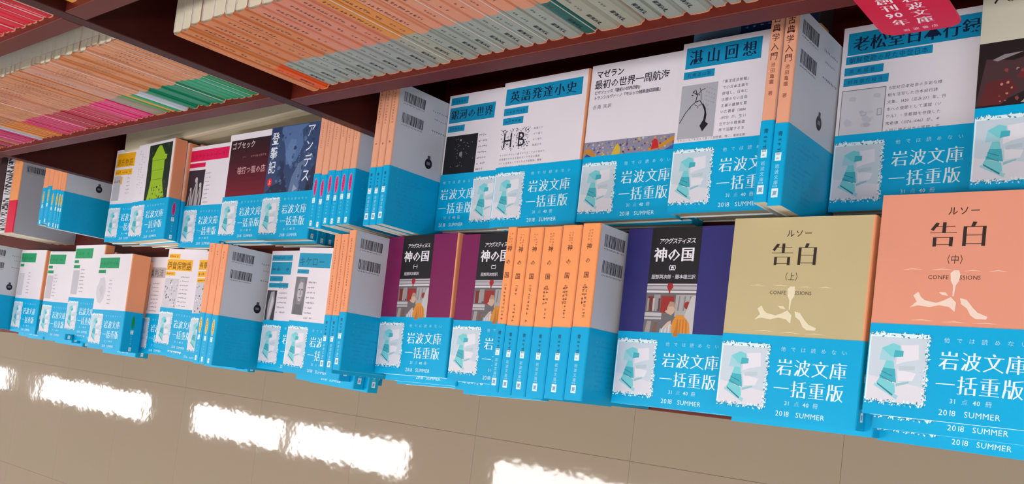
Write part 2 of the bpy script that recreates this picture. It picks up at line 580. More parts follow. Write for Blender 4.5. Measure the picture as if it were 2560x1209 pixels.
def d_english():
    p = Print(); rng = random.Random(4)
    p.rect(3, 124, 98, 141, TEAL); p.text('英語発達小史', 9, 127.5, 12.5, (6, 26, 62), .012, pitch=14, serif=.026)
    p.rect(2.5, 113.5, 34, 121, TEAL); p.marks(6, 115.6, 6, 3.2, (10, 84, 124), 4.2, rng=rng, gap=0)
    p.rect(2.5, 104, 29, 111, TEAL); p.marks(6, 106, 5, 3.2, (10, 84, 124), 4.2, rng=rng, gap=0)
    for _ in range(190):
        x, y = rng.uniform(3, 39), rng.uniform(78, 99)
        if 19.5 < x < 22: continue
        a = rng.random()*6.28; r = rng.uniform(.7, 1.7)
        p.poly([(x, y), (x+r*math.cos(a), y+r*math.sin(a)), (x+r*1.3*math.cos(a+.5), y+r*1.3*math.sin(a+.5)), (x+.5*r*math.cos(a+1.2), y+.5*r*math.sin(a+1.2))], (52, 50, 62), 1)
    p.text('H', 5, 80.5, 21, (30, 28, 40), lv=3, sx=.85); p.text('B', 24, 80.5, 21, (30, 28, 40), lv=3, sx=.85)
    p.rect(19.5, 80, 20.5, 82, INK, 3)
    for k, s in enumerate(('英語とド', 'イツ語に', 'よく似た', '英語が今')):
        p.text(s, 44, 96-k*5.6, 2.4, (84, 80, 96), pitch=3)
    for k, s in enumerate(('ものはむずかしく語るようなことから始めて、', '在英語がかかえる歴史をへて今日の英語', 'べても成長をしてきたかを平易明快、興味', 'づき内容の詰まった物語る。グラットリの')):
        p.text(s, 3, 72-k*4.2, 2.4, (80, 76, 92), pitch=2.9)
    return p.mesh('cover_print')
def d_voyage():
    p = Print(); rng = random.Random(6); c = (30, 28, 40)
    p.text('マゼラン', 5.5, 135.8, 7.8, c, .02, pitch=7.6)
    p.text('最初の世界一周航海', 4.5, 125.5, 9.2, c, .01, pitch=8.9)
    p.text('ピガフェッタ『最初の世界周航』', 5, 120, 3.8, c, .012, pitch=3.45)
    p.text('トランシルヴァーノ『モルッカ諸島遠征調書』', 5, 115, 3.8, c, .01, pitch=3.5)
    p.text('長南 実訳', 5, 106, 4.3, (80, 76, 92), pitch=5)
    p.rect(0, 59, 104.8, 74.5, (140, 136, 160), 1)
    cols = [(178, 130, 60), (120, 60, 50), (90, 110, 160), (196, 190, 200), (150, 40, 40), (60, 60, 90), (206, 170, 90), (170, 150, 170)]
    for _ in range(150):
        x, y = rng.uniform(1, 104), rng.uniform(60.5, 73.5); r = rng.uniform(.6, 1.9)
        p.poly([(x+r*rng.uniform(.5, 1)*math.cos(a), min(74.4, y+r*rng.uniform(.5, 1)*math.sin(a))) for a in (0, 1.2, 2.4, 3.6, 5)], rng.choice(cols[2:] if x < 70 else cols), 2)
    p.poly([(70,61),(84,63),(96,69),(104.6,71),(104.6,74),(94,72),(82,66),(70,63.5)], (204, 140, 40), 3)
    p.poly([(84,59.5),(96,65),(104.6,67),(104.6,59.5)], (60, 90, 160), 3)
    p.poly([(0,66),(6,69),(14,62),(12,59.5),(4,64),(0,63)], (196, 130, 50), 3)
    p.poly([(0,59.5),(4,63.5),(11,59.5)], (50, 70, 140), 3)
    p.poly([(31,60),(34,67),(37,71),(40,68),(41,61)], (210, 176, 60), 4)
    p.poly([(73,62),(74,69),(76,72.5),(79,70),(81,63)], (196, 34, 44), 4)
    p.oval(76.5, 72.6, 1.5, 1.4, (200, 150, 110), 5)
    return p.mesh('cover_print')
def d_tanzan():
    p = Print(); rng = random.Random(8)
    p.rect(3.5, 125, 72.5, 143.5, TEAL); p.text('湛山回想', 7, 129, 14, (6, 26, 62), .012, pitch=16.3, sx=.9, serif=.026)
    p.rect(3, 116, 32, 122.5, TEAL); p.text('石橋湛山著', 6.5, 117.8, 3.8, (8, 70, 110), pitch=4.6)
    p.rect(2.5, 64, 36.5, 110.5, (176, 174, 184), 1)
    def ln(pts, w, c=(30, 28, 36)):
        for (a, b), (e, f) in zip(pts, pts[1:]):
            L = math.hypot(e-a, f-b); nx, ny = -(f-b)/L*w/2, (e-a)/L*w/2
            p.poly([(a+nx,b+ny),(e+nx,f+ny),(e-nx,f-ny),(a-nx,b-ny)], c, 3)
    ln([(3.5,78),(8,86),(13,92),(17,95),(18,101),(16,106)], .7)
    ln([(17,95),(21,96),(24,92),(27,86),(27,80),(25,73)], .8)
    p.poly([(24,94),(27,89),(28.5,83),(28,77),(31,75),(26,69),(23,74),(26,79),(26.5,85)], (26, 24, 32), 4)
    ln([(18,101),(22,105),(25,106)], .6); ln([(18,101),(14,104)], .5); ln([(22,96),(21.5,102),(20,107)], .5)
    ln([(16,93),(20,91),(19,89)], .4); ln([(24,92),(20,92)], .4); ln([(13,92),(12,89)], .4)
    for _ in range(9): p.oval(rng.uniform(13, 20), rng.uniform(100, 105), .7, .6, (60, 58, 66), 3, 7)
    for k in range(4): p.marks(26+k*2.4, 106-k, 7-k, 1.5, (140, 138, 148), 3.6, True, rng)
    for k, s in enumerate(('『東洋経済新報』', 'で小日本主義を', '提唱し、日本に', '比類のない自由', '主義の論陣を貫', 'いた著者（1884', '-1973）が、生い', '立ちから戦後政', '界で活躍するま')):
        p.text(s, 41 if k else 39, 108.5-k*5.15, 3.0, (66, 62, 78), pitch=3.35)
    p.text('でをユーモアを交えて語った回想録。特に、戦前言論', 3, 61.9, 2.3, (80, 76, 92), pitch=2.6)
    return p.mesh('cover_print')
def d_rosho():
    p = Print(); rng = random.Random(10)
    p.rect(4, 125, 103, 143, TEAL); p.text('老松堂日本行録', 8, 128.6, 12.8, (6, 26, 62), .012, pitch=13.2, serif=.026)
    p.rect(3.5, 117.6, 68, 124, TEAL, 1); p.text('朝鮮使節の見た中世日本', 6, 118.8, 5, (6, 60, 104), pitch=5.4)
    p.rect(3, 108.5, 33, 115, TEAL, 1); p.text('宋 希璟著', 6.5, 110.3, 3.8, (6, 66, 108), pitch=5)
    p.rect(3, 100, 37.5, 106.5, TEAL, 1); p.text('村井章介校注', 6, 101.7, 3.8, (6, 66, 108), pitch=4.7)
    p.rect(2.5, 58, 36.5, 96.5, (120, 118, 132), 1); p.rect(3.1, 58, 35.9, 95.9, (210, 207, 216), 2)
    for _ in range(14):
        x, y, r = rng.uniform(8, 31), rng.uniform(66, 90), rng.uniform(2, 4.4)
        p.poly([(x+r*rng.uniform(.7, 1)*math.cos(a), y+.7*r*rng.uniform(.6, 1)*math.sin(a)) for a in (0, .9, 1.8, 2.7, 3.6, 4.5, 5.4)], rng.choice([(196, 194, 204), (186, 184, 196), (202, 200, 208)]), 3)
    p.rect(31, 74, 34.6, 79.5, (150, 148, 160), 4); p.rect(31.5, 74.5, 34.1, 79, (206, 204, 212), 5)
    for k, s in enumerate(('15世紀日本社会の多彩な様', '相を活写した日本紀行詩', '文集。1420（応永27）年、日', '本への使節として漢城（ソ', 'ウル）・京都間を往復した', '宋希璟（1376-1446）が、そ', 'の目に映る日本の風物・文')):
        p.text(s, 38, 93.5-k*5.6, 3.0, (62, 58, 74), pitch=3.3)
    return p.mesh('cover_print')
def d_yuan():
    p = Print(); rng = random.Random(12)
    p.text('元朝', 6.5, 135, 14.5, (34, 30, 28), pitch=22, serif=.026)
    p.text('馬可', 29, 127, 4.6, (50, 44, 40), pitch=6)
    p.rect(0, 59, 104.8, 106.5, (34, 20, 24), 1)
    p.poly([(0,62),(5,95),(22,92),(40,97),(46,75),(30,70),(12,62)], (74, 46, 50), 2)
    p.poly([(2,62),(6,78),(20,80),(26,72),(16,62)], (96, 34, 36), 3)
    p.poly([(24,80),(32,90),(46,91),(50,80),(40,76)], (110, 36, 40), 3)
    for _ in range(34):
        x, y = rng.uniform(14, 60), rng.uniform(64, 86); r = rng.uniform(.8, 2.1)
        p.poly([(x+r*rng.uniform(.5, 1)*math.cos(a), y+r*rng.uniform(.5, 1)*math.sin(a)) for a in (0, 1.2, 2.4, 3.6, 5)], rng.choice([(186, 130, 110), (150, 96, 84), (60, 40, 60), (140, 60, 56)]), 4)
    p.poly([(9,94),(16,97),(28,97.5),(20,95),(12,92.5)], (140, 128, 134), 3)
    p.poly([(28,62),(36,70),(41,79),(44,76),(40,68),(34,61)], (176, 150, 146), 4)
    return p.mesh('cover_print')
def d_confessions(vol):
    def f():
        p = Print(); c = (46, 30, 24)
        p.text('ルソー', 42, 133.5, 6.2, c, .004, pitch=6.6)
        p.text('告白', 31.5, 113.6, 18.2, c, .006, pitch=18.6, sx=.97, serif=.034)
        p.text('（'+vol+'）', 40.5, 101.7, 6.4, (70, 50, 42), pitch=5.6, sx=.85)
        p.text('CONFE', 33.5, 91.0, 3.7, (70, 54, 44)); p.text('SSIONS', 52.5, 91.0, 3.7, (70, 54, 44))
        sil = (240, 214, 198) if vol == '中' else (232, 222, 192)
        p.poly([(47,95),(49,97),(52,97),(53,94),(52.5,90),(50.8,87),(50.2,80),(49.4,80),(49.2,87),(47.6,90)], sil, 3)
        p.poly([(24,72),(28,76),(25.5,80),(28.5,82.5),(30.5,79),(33,77),(40,75.5),(44,77),(48.5,79.5),(52,76),(51.5,70),(48,73),(42,74),(36,72.5),(29,73.5)], sil, 3)
        p.poly([(54,79),(58,78),(62,73),(65,70),(71,67.5),(70,65.8),(64,66),(61,68),(58.5,72.5),(55,75)], sil, 3)
        p.poly([(41,82.5),(45,82.5),(47,80.2),(43,80.8)], sil, 3)
        for (x0, x1, y) in ((17, 30, 97), (35, 48, 97), (55, 65, 96.3), (69, 80, 96.2)):
            p.poly([(x0,y),((x0+x1)/2,y+.9),(x1,y+.1),((x0+x1)/2,y+.4)], sil, 3)
        for (x0, x1, y) in ((24, 40, 63.5), (44, 60, 63), (62, 78, 63)):
            p.poly([(x0,y),((x0+x1)/2,y+.8),(x1,y),((x0+x1)/2,y+.3)], sil, 3)
        return p.mesh('cover_print')
    return f
def d_city(vol, who):
    def f():
        p = Print(); c = (236, 232, 240)
        p.rect(24, 58, 70, 148, (16, 14, 22), 1)
        p.text('アウグスティヌス', 31, 134.6, 5.2, c, .01, pitch=4.2, sx=.95, shear=.15)
        p.text('神の国', 27.5, 120.6, 12.6, c, .02, pitch=12.6, serif=.02)
        p.text('（'+vol+'）', 40, 112.6, 4.6, c, .03, pitch=3.9, sx=.9)
        p.text(who, 27 if len(who) > 8 else 30, 105.4, 3.9, (206, 202, 212), .01, pitch=3.7)
        p.rect(24, 58, 70, 101.5, (104, 100, 104), 2)
        p.rect(24, 99.8, 70, 100.8, (206, 202, 208), 3); p.rect(24, 96.2, 70, 99, (178, 174, 180), 3); p.rect(24, 93.6, 70, 95.4, (214, 210, 214), 3)
        p.poly([(43.5,101.5),(48,101.5),(48.6,98),(46.4,95.5),(46,92.5),(45,92.5),(44.6,95.5),(42.8,98)], (158, 28, 36), 4)
        p.rect(26, 78, 31, 90.5, (120, 34, 34), 3); p.rect(38.5, 77, 50.5, 90.8, (150, 36, 34), 3)
        p.rect(31.5, 80, 37.5, 92, (150, 146, 148), 3); p.rect(52, 74, 69, 92, (168, 164, 164), 3)
        p.oval(63, 83.5, 2.8, 3.2, (150, 36, 40), 4)
        p.rect(24, 71.5, 40, 77, (188, 184, 188), 3); p.rect(24, 73, 40, 74, (120, 116, 120), 4)
        p.poly([(25,58),(27,70),(31,70),(30,58)], (160, 150, 144), 3); p.poly([(32,58),(34,69),(37,69),(36,58)], (120, 84, 76), 3)
        p.poly([(56,58),(66,90),(70,92),(70,58)], (192, 188, 190), 4)
        p.poly([(38,58),(43,66),(47,70),(52,66),(52,58)], (206, 204, 208), 5)
        p.poly([(48,58),(51,70),(54,75.5),(60,75.5),(66,69),(68,58)], (214, 138, 44), 6)
        p.poly([(52,58),(56,70),(57,58)], (186, 108, 30), 7)
        p.oval(48.5, 80, 3.6, 4.6, (200, 168, 150), 6); p.poly([(45,82),(47,86.5),(51,86),(53,80),(50,82.5)], (176, 140, 122), 7)
        p.poly([(44.2,79.5),(43,78),(45.5,76.5),(50,75)], (200, 168, 150), 6)
        p.poly([(43,66),(49,71),(50,69),(45,64)], (206, 176, 158), 7)
        for k in range(5): p.rect(25.5+k*2.6, 78.3, 27.3+k*2.6, 89-k % 2*2, ((150, 146, 150), (96, 60, 58), (186, 180, 178))[k % 3], 3)
        for k in range(4): p.poly([(39+k*3.2,58),(40+k*3,64+k),(41.5+k*3,64+k),(41+k*3.2,58)], (176, 174, 180), 6)
        for k in range(4): p.poly([(54+k*3.2,59),(55+k*2.6,72),(56+k*2.6,72),(55.4+k*3.2,59)], (188, 112, 34), 7)
        for k in range(3): p.poly([(54+k*5,79),(55+k*5,91),(56.2+k*5,91),(55.4+k*5,79)], (128, 124, 128), 4)
        return p.mesh('cover_print')
    return f
def d_simple(col, boxes, title=None, pic=None, seed=1, ink=None, tx=42, rows=7, ncol=5, pc=(196, 194, 202), tsize=11, tpitch=None):
    def f():
        p = Print(); rng = random.Random(seed)
        dk = ink or tuple(int(v*.84) for v in col)
        for k, (x0, y0, x1, y1) in enumerate(boxes):
            p.rect(x0, y0, x1, y1, col)
            if title and k == 0:
                p.text(title, x0+1.5, y0+2.6, tsize, dk, .004, pitch=tpitch or tsize*1.02)
            else:
                h = y1-y0
                p.marks(x0+2, y0+h*.25, int((x1-x0-3)/(h*.6)), h*.5, dk, h*.6, rng=rng, gap=.1)
        if pic: pic(p, rng, pc)
        para(p, tx, 106, rows, ncol, 2.3, (104, 100, 114), 6.0, seed)
        return p.mesh('cover_print')
    return f
def pic_map(p, rng, pc):
    p.poly([(8+3,110),(24,112),(30,104),(34,92),(30,78),(22,70),(12,72),(4,84),(3,96),(9,102)], pc, 1)
    p.poly([(12,92),(20,100),(28,90),(22,80)], tuple(v-10 for v in pc), 2)
def pic_rect(p, rng, pc): p.rect(3, 66, 26, 106, pc, 1)
def pic_print(p, rng, pc):
    p.rect(2, 60, 41, 104, pc, 1)
    for _ in range(60):
        x, y, r = rng.uniform(4, 39), rng.uniform(62, 102), rng.uniform(.8, 2.6)
        p.poly([(x+r*rng.uniform(.4, 1)*math.cos(a), y+r*rng.uniform(.4, 1)*math.sin(a)) for a in (0, 1.3, 2.6, 3.9, 5.2)], rng.choice([(150, 148, 158), (110, 108, 118), (214, 210, 218), (230, 226, 232), (80, 78, 90)]), 2)
def pic_head(p, rng, pc):
    p.rect(2, 68, 23, 113, pc, 1)
    p.poly([(4,68.5),(6,80),(18,82),(22,68.5)], (104, 102, 108), 2)
    p.poly([(6,90),(7,104),(11,111),(17,111),(21,103),(20,90),(16,80),(10,80)], (134, 130, 136), 3)
    p.poly([(8,92),(9,103),(12,107),(17,106),(18,93),(15,84),(11,84)], (186, 182, 188), 4)
    p.rect(9.5, 97, 12.5, 98.4, (70, 68, 76), 5); p.rect(14.5, 97, 17.5, 98.4, (70, 68, 76), 5)
    p.poly([(13,97),(14,97),(15,91.5),(12.6,91.5)], (130, 126, 132), 5); p.rect(11.5, 87.5, 15.5, 88.6, (90, 84, 90), 5)
def pic_tall(p, rng, pc):
    p.rect(1, 58, 21, 98, (60, 58, 64), 1)
    p.poly([(6,58),(5,80),(9,96),(16,97),(18,84),(15,70),(12,58)], (168, 164, 170), 2)
    p.poly([(8,60),(10,80),(13,92),(16,84),(12,66)], (206, 202, 206), 3)
def pic_stat(p, rng, pc):
    p.rect(0, 61, 45, 113, (44, 38, 52), 1)
    for x, y, s in ((12, 66, 1), (24, 70, 1.5), (36, 66, 1.3)):
        p.poly([(x-5*s,61.5),(x-3*s,y+8*s),(x,y+16*s),(x+3*s,y+18*s),(x+5*s,y+8*s),(x+4*s,61.5)], (170, 164, 168), 2)
        p.poly([(x-2*s,61.5),(x-1*s,y+8*s),(x+1*s,y+14*s),(x+1*s,61.5)], (90, 84, 92), 3)
        p.oval(x+.5*s, y+19*s, 2.4*s, 2.8*s, (196, 188, 190), 3, 9)
def d_tower():
    p = Print(); rng = random.Random(21)
    for k in range(3): p.marks(6+k*6.5, 141-k*5, 16, 2.3, (150, 146, 156), 3.9, True, rng, gap=.4)
    p.rect(33, 58, 98, 144, (26, 40, 24), 1)
    for _ in range(70):
        x, y, r = rng.uniform(36, 95), rng.uniform(62, 141), rng.uniform(1.5, 4)
        p.poly([(x+r*rng.uniform(.4, 1)*math.cos(a), y+r*rng.uniform(.4, 1)*math.sin(a)) for a in (0, 1.3, 2.6, 3.9, 5.2)], rng.choice([(18, 30, 22), (40, 58, 34), (60, 74, 50), (30, 46, 26)]), 2)
    g = (150, 188, 30)
    p.poly([(40,60),(44,74),(47,90),(46,108),(45,120),(44,124),(47,126),(56,138),(62,142),(68,141),(74,134),(80,127),(86,126),(85,120),(80,118),(81,104),(80,88),(84,76),(90,62)], g, 3)
    p.rect(46, 119, 81, 120, (110, 150, 20), 4); p.rect(47, 104, 80, 105, (120, 158, 24), 4); p.rect(48, 90, 79, 91, (110, 146, 22), 4)
    for _ in range(26):
        x, y, r = rng.uniform(40, 88), rng.uniform(60, 82), rng.uniform(1, 3)
        p.poly([(x+r*rng.uniform(.4, 1)*math.cos(a), y+r*rng.uniform(.4, 1)*math.sin(a)) for a in (0, 1.3, 2.6, 3.9, 5.2)], rng.choice([(90, 120, 30), (40, 60, 24), (180, 200, 60)]), 4)
    return p.mesh('cover_print')
def d_maroon():
    p = Print(); rng = random.Random(31)
    for k in range(12):
        f = k/11
        p.rect(4, 60+k*6.6, 97, 60+(k+1)*6.6+.1, (int(118-74*f), int(14-4*f), int(40-18*f)), 1)
    c = (206, 190, 190)
    p.text('ゴブセック', 7, 127.5, 10.5, c, .012, pitch=11)
    p.marks(28, 113, 5, 3, (150, 100, 100), 4, rng=rng); p.marks(55, 113, 8, 3.4, (170, 120, 120), 4.4, rng=rng, gap=0)
    p.text('毬打つ猫の店', 26, 92, 10.5, (206, 160, 164), .014, pitch=11)
    return p.mesh('cover_print')
def d_rock():
    p = Print(); rng = random.Random(41)
    p.rect(.4, 58, 104.8, 147.6, (52, 72, 112), 1)
    for pts, c in (([(20,147),(34,120),(40,96),(60,100),(72,120),(66,140),(80,147)], (84, 112, 160)),
                   ([(36,110),(50,92),(58,108),(56,128),(44,130)], (98, 126, 172)),
                   ([(52,60),(56,80),(66,96),(84,104),(76,86),(72,60)], (96, 118, 156)),
                   ([(2,60),(14,70),(30,74),(36,88),(44,74),(50,60)], (34, 42, 70)),
                   ([(24,90),(34,104),(38,94),(34,78)], (38, 52, 90)),
                   ([(86,60),(88,82),(104,96),(104,60)], (40, 50, 80)),
                   ([(2,118),(18,130),(24,147),(2,147)], (40, 58, 98)),
                   ([(60,60),(62,70),(70,64)], (150, 164, 190))):
        p.poly(pts, c, 2)
    for _ in range(60):
        x, y, r = rng.uniform(6, 98), rng.uniform(62, 140), rng.uniform(1.5, 5)
        p.poly([(x+r*rng.uniform(.4, 1)*math.cos(a), y+r*rng.uniform(.4, 1)*math.sin(a)) for a in (0, 1.3, 2.6, 3.9, 5.2)], rng.choice([(60, 82, 124), (74, 98, 142), (40, 56, 94), (88, 112, 154)]), 3)
    c = (232, 236, 246)
    y = 131
    for ch, s in (('ア', 15), ('ン', 14), ('デ', 15), ('ス', 15)):
        p.text(ch, 76, y, s+3, c, .006, lv=4, sx=.95); y -= 19.2
    y = 126
    for ch in '登攀記': p.text(ch, 3, y, 17.5, c, .012, lv=4, sx=.9); y -= 19
    p.oval(10, 75, 5, 5.4, (226, 40, 40), 4, 18); p.text('上', 6.8, 72.8, 6.4, (250, 226, 226), lv=6)
    for k in range(14): p.marks(66, 116-k*3, 1, 1.8, (150, 166, 200), rng=rng, lv=4)
    p.oval(92, 64, 4, 4.4, (24, 32, 54), 4, 8)
    return p.mesh('cover_print')

# ------------------------------------------------------------------ face-up piles
PL = -711.0
def pile(x, y, z, yaw, t, label, group, under, ulabel, front=WHITE, spine=PEACH, fp=None, band='ink', W=105, ut=None, **kw):
    """top book with its upper face at z, further copies of it below down to the plinth; under = offsets of the next ones"""
    top = book(label, group, t, front, spine, GRAYB, fp, None, True, band, W=W, **kw)
    lay(top, x, y, z-t, yaw)
    zz = z-t-.05
    k = 0
    rng = random.Random(int(-x))
    ord_ = ('second', 'third', 'fourth', 'fifth', 'sixth', 'seventh', 'eighth', 'ninth', 'tenth')
    while zz-PL > 5:
        left = zz-PL
        tt = ut or t
        nleft = max(1, round(left/tt)); tk = round(left/nleft-.05, 2)
        dx, dy = under[k] if k < len(under) else (rng.uniform(-2, 2), rng.uniform(-1.5, 2.5))
        if k < len(under) or nleft <= 2: pass
        b = book('%s, %s from top' % (ulabel, ord_[min(k, 8)]), group, tk, front, spine, GRAYB, fp, None, False, band, W=W, **kw)
        lay(b, x+dx, y+dy, zz-tk, yaw+rng.uniform(-.8, .8))
        zz -= tk+.05
        k += 1
    return top
G1_, G2_ = 'face-up paperbacks in the front row', 'face-up paperbacks in the second row'
green_boxes = [(2, 126, 64, 142.5), (2, 118, 18, 123), (2, 109.5, 24, 114.5)]
GR = (0, 152, 96); YE = (244, 176, 20); PK = (224, 0, 84)
pile(-1752, 1, -669, -.7, 13, 'white paperback with green title block, farthest left of the four green-titled ones', G1_,
     [(6, -6), (14, -9)], 'blue-banded paperback under the leftmost green-titled cover', fp=d_simple(GR, green_boxes[:2], pic=pic_rect, seed=1, pc=(206, 202, 212), ncol=4)(), band='green')
pile(-1637, -2, -671, -.6, 13, 'white paperback with green title block, second from left of the four green-titled ones', G1_,
     [(-3, -5), (8, -8)], 'blue-banded paperback under the second green-titled cover from left', fp=d_simple(GR, green_boxes, pic=pic_rect, seed=2, pc=(196, 190, 198), ncol=5, tx=30)(), band='green')
pile(-1537, 7, -670, -.1, 16, 'white paperback with green title block pushed slightly back, third of the green-titled ones', G1_,
     [(4, -9), (8, -12)], 'blue-banded paperback under the third green-titled cover from left', fp=d_simple(GR, green_boxes, pic=pic_rect, seed=3, pc=(190, 186, 194), ncol=6, tx=30)(), band='green')
pile(-1424, -11, -660, .2, 30, 'thick white paperback with green title block, grey map and broad orange spine', G1_,
     [(-9, -5)], 'blue-banded paperback under the thick green-titled book', fp=d_simple(GR, [(3, 126, 66, 142.5), (2, 118, 26, 123.5)], pic=pic_map, seed=4, pc=(208, 204, 212), ncol=4, tx=42)(), band='green', ut=20)
pile(-1351, -9, -697, .1, 14, 'white paperback with grey lettered title block in the gap beside the thick green-titled book', G1_,
     [], 'paperback under the grey-titled cover', fp=d_simple((186, 180, 182), [(4, 116, 68, 132), (4, 107, 24, 113), (4, 98, 24, 104)], '文談判法', pic_rect, 5, (96, 90, 92), 32, 8, 8, (160, 156, 162), 13, 14)(), band='green', W=104)
pile(-1264, 1, -684, -1.5, 12.2, 'white paperback with yellow title block and dark etching, beside the yellow-oval spines', G1_,
     [(16, -11)], 'blue-banded paperback under the yellow-titled cover', fp=d_simple(YE, [(1, 116, 71, 132.5), (4, 134, 34, 140.5), (1, 108.5, 27, 114)], '伊曾保物語', pic_print, 6, (90, 60, 10), 44, 8, 9, (206, 202, 210), 12.6, 13.2)(), band='yellow')
pile(-1157, -6, -674, 0, 12, 'white paperback with small stacked yellow title blocks, half hidden by yellow-oval spines', G1_,
     [(2, -8), (10, -10)], 'blue-banded paperback beneath the half hidden yellow-titled cover', fp=d_simple(YE, [(2, 122, 40, 136), (2, 112, 30, 120), (2, 104, 26, 110)], '有歌物', pic_print, 7, (90, 60, 10), 48, 8, 6, (200, 196, 204), 10, 11)(), band='yellow')
pile(-971, -9, -664, -.1, 15, 'white paperback with four teal title blocks, left of the bald head portrait', G1_,
     [], 'paperback under the four teal blocks cover', fp=d_simple((20, 150, 188), [(2, 118, 44, 134), (2, 135.5, 44, 142.5), (2, 109.5, 29, 116), (2, 101.5, 42, 107.5)], None, pic_tall, 8, (10, 110, 150), 24, 7, 7, (196, 192, 200))(), ut=15.6)
pile(-894, -9, -646, -1.4, 17, 'white paperback with teal title block and grey portrait of a bald head', G1_,
     [(6, -7), (12, -9)], 'blue-banded paperback under the bald head portrait cover', fp=d_simple((20, 150, 188), [(2, 124.5, 62, 141.5), (2, 117, 24, 122)], 'キケロー', pic_head, 9, (10, 96, 136), 26, 8, 6, (120, 118, 124), 11.5, 12)(), ut=16)
MAR = (122, 22, 84)
fp1 = d_city('一', '服部英次郎訳')(); fp2 = d_city('二', '服部英次郎訳')(); fp5 = d_city('五', '服部英次郎・藤本雄三訳')()
pile(-739, 2, -653, 1.5, 14, 'maroon paperback with black title panel, whole cover showing, left of the pair', G1_,
     [(3, -6), (6, -9)], 'maroon paperback in the pile under the left maroon cover', front=MAR, fp=fp1)
pile(-633, 3, -656, .8, 14, 'maroon paperback with black title panel, partly hidden by the six orange spines', G1_,
     [(-1, -8), (-1, -12)], 'maroon paperback in the pile under the right maroon cover', front=MAR, fp=fp2, W=101)
pile(-424, 0, -640, .5, 15, 'navy blue paperback with black title panel beside the olive cover', G1_,
     [(1.5, .8)], 'navy paperback in the pile under the navy cover', front=(44, 42, 112), fp=fp5, W=103)
pile(-318, 1, -620, -.3, 17, 'olive beige paperback with large black title and an orange spine', G1_,
     [(6, -4), (3, 2)], 'olive beige paperback in the pile under the olive cover', front=(194, 178, 134), fp=d_confessions('上')())
pile(-209, 13, -618, -.3, 16, 'salmon pink paperback with large black title, rightmost in front row', G1_,
     [(2, -9), (1.5, -17), (6, -8)], 'salmon paperback in the fanned pile at the right end', front=(226, 150, 124), fp=d_confessions('中')())
# second row
pile(-1430, 158, -665, -.5, 14, 'white paperback with yellow title blocks beside the left divider, second row', G2_,
     [(2, -1)], 'paperback under the yellow-titled second row cover', fp=d_simple(YE, [(4, 120, 62, 142), (4, 107, 58, 116), (2, 92, 30, 104)], '源氏物語', pic_rect, 11, (140, 96, 10), 46, 6, 4, (176, 174, 184), 12, 13)(), band='yellow', W=102)
pile(-1327, 154, -652, 1.7, 20, 'white thick paperback with lime green tower picture on black and orange spine', G2_,
     [(2.5, -1), (5, 1)], 'orange-spined paperback under the lime green tower cover', fp=d_tower(), band='pink')
pile(-1224, 149, -677, -.2, 12, 'white paperback with pink title bar and dark statue photo', G2_,
     [(2, 1)], 'paperback under the pink-barred cover', fp=d_simple(PK, [(1, 126, 104, 142.5), (1, 117, 43, 123.5)], None, pic_stat, 12, (190, 0, 70), 48, 8, 5)(), band='pink')
pile(-1120, 157, -675, .1, 13, 'white paperback with dark maroon panel and pale lettering, left of the blue rock cover', G2_,
     [], 'paperback under the dark maroon panel cover', fp=d_maroon(), band='pink', ut=14, W=104)
pile(-1014, 155, -668, -.3, 13, 'slate blue paperback with white vertical title over rock faces', G2_,
     [(2, -3)], 'paperback under the slate blue rock cover', front=(60, 80, 124), fp=d_rock(), band='pink')
pile(-697, 161, -675, .3, 13, 'white paperback with teal title block and black starry photo', G2_,
     [(1, 2)], 'paperback under the starry photo cover', fp=d_galaxy(), W=103, bandp=BAND_SHIFTED)
pile(-606, 159, -662, .6, 12.6, 'white paperback with wide teal title bar and ornamental black capitals', G2_,
     [(2, 2)], 'paperback under the ornamental capitals cover', fp=d_english())
pile(-500.5, 162, -664, .3, 13, 'white paperback with bold black title and strip of colourful painting', G2_,
     [(3, 2)], 'paperback under the colourful painting strip cover', fp=d_voyage())
pile(-400, 164, -656, .2, 16, 'white paperback with teal title block and ink plum branch on grey', G2_,
     [(7, 6), (5, 5)], 'paperback under the plum branch cover', fp=d_tanzan())
pile(-273, 168, -687, .3, 12, 'white paperback with long teal title bars and outlined grey landscape', G2_,
     [(1, 1)], 'paperback under the long teal title cover', fp=d_rosho())
pile(-166, 170, -662, .6, 15, 'cream paperback with dark red figures photo, farthest right in second row', G2_,
     [(1, 1)], 'paperback under the dark red figures cover', front=(208, 200, 182), fp=d_yuan())

# ------------------------------------------------------------------ books standing on their fore edges, spine up
def sp_vert(items, seed=1):
    def f():
        p = Print(); rng = random.Random(seed)
        for it in items:
            if it[0] == 't':
                _, s, y, size, pitch, c = it
                p.text(s, -size*.5, y-size*.8, size, c, .008, pitch=pitch, vert=True)
            else:
                _, x, y, n, size, c = it
                p.marks(x, y, n, size, c, size*1.25, True, rng, gap=.05)
        return p.mesh('spine_print')
    return f
SI = (120, 62, 40)
def rank(i, n):
    o = ('leftmost', 'second', 'third', 'fourth', 'fifth', 'rightmost')
    return 'leftmost' if i == 0 else ('rightmost' if i == n-1 else o[i]+' from left')
def row_up(edges, ys, what, group, sprints, band='ink', spine=PEACH, front=WHITE, W=105, yaw=0, back=GRAYB, band_h=61, name='paperback_book', z=PL, H=148):
    n = len(edges)-1
    for i in range(n):
        t = round(edges[i+1]-edges[i]-.25, 1)
        o = book('%s, %s' % (what, rank(i, n)), group, t, front if not isinstance(front, list) else front[i], spine, back, None, sprints[i % len(sprints)], True,
                 band, W=W, H=H, band_h=band_h)
        edge_up(o, edges[i+1]-.1, ys[i], z, yaw)
cg = []
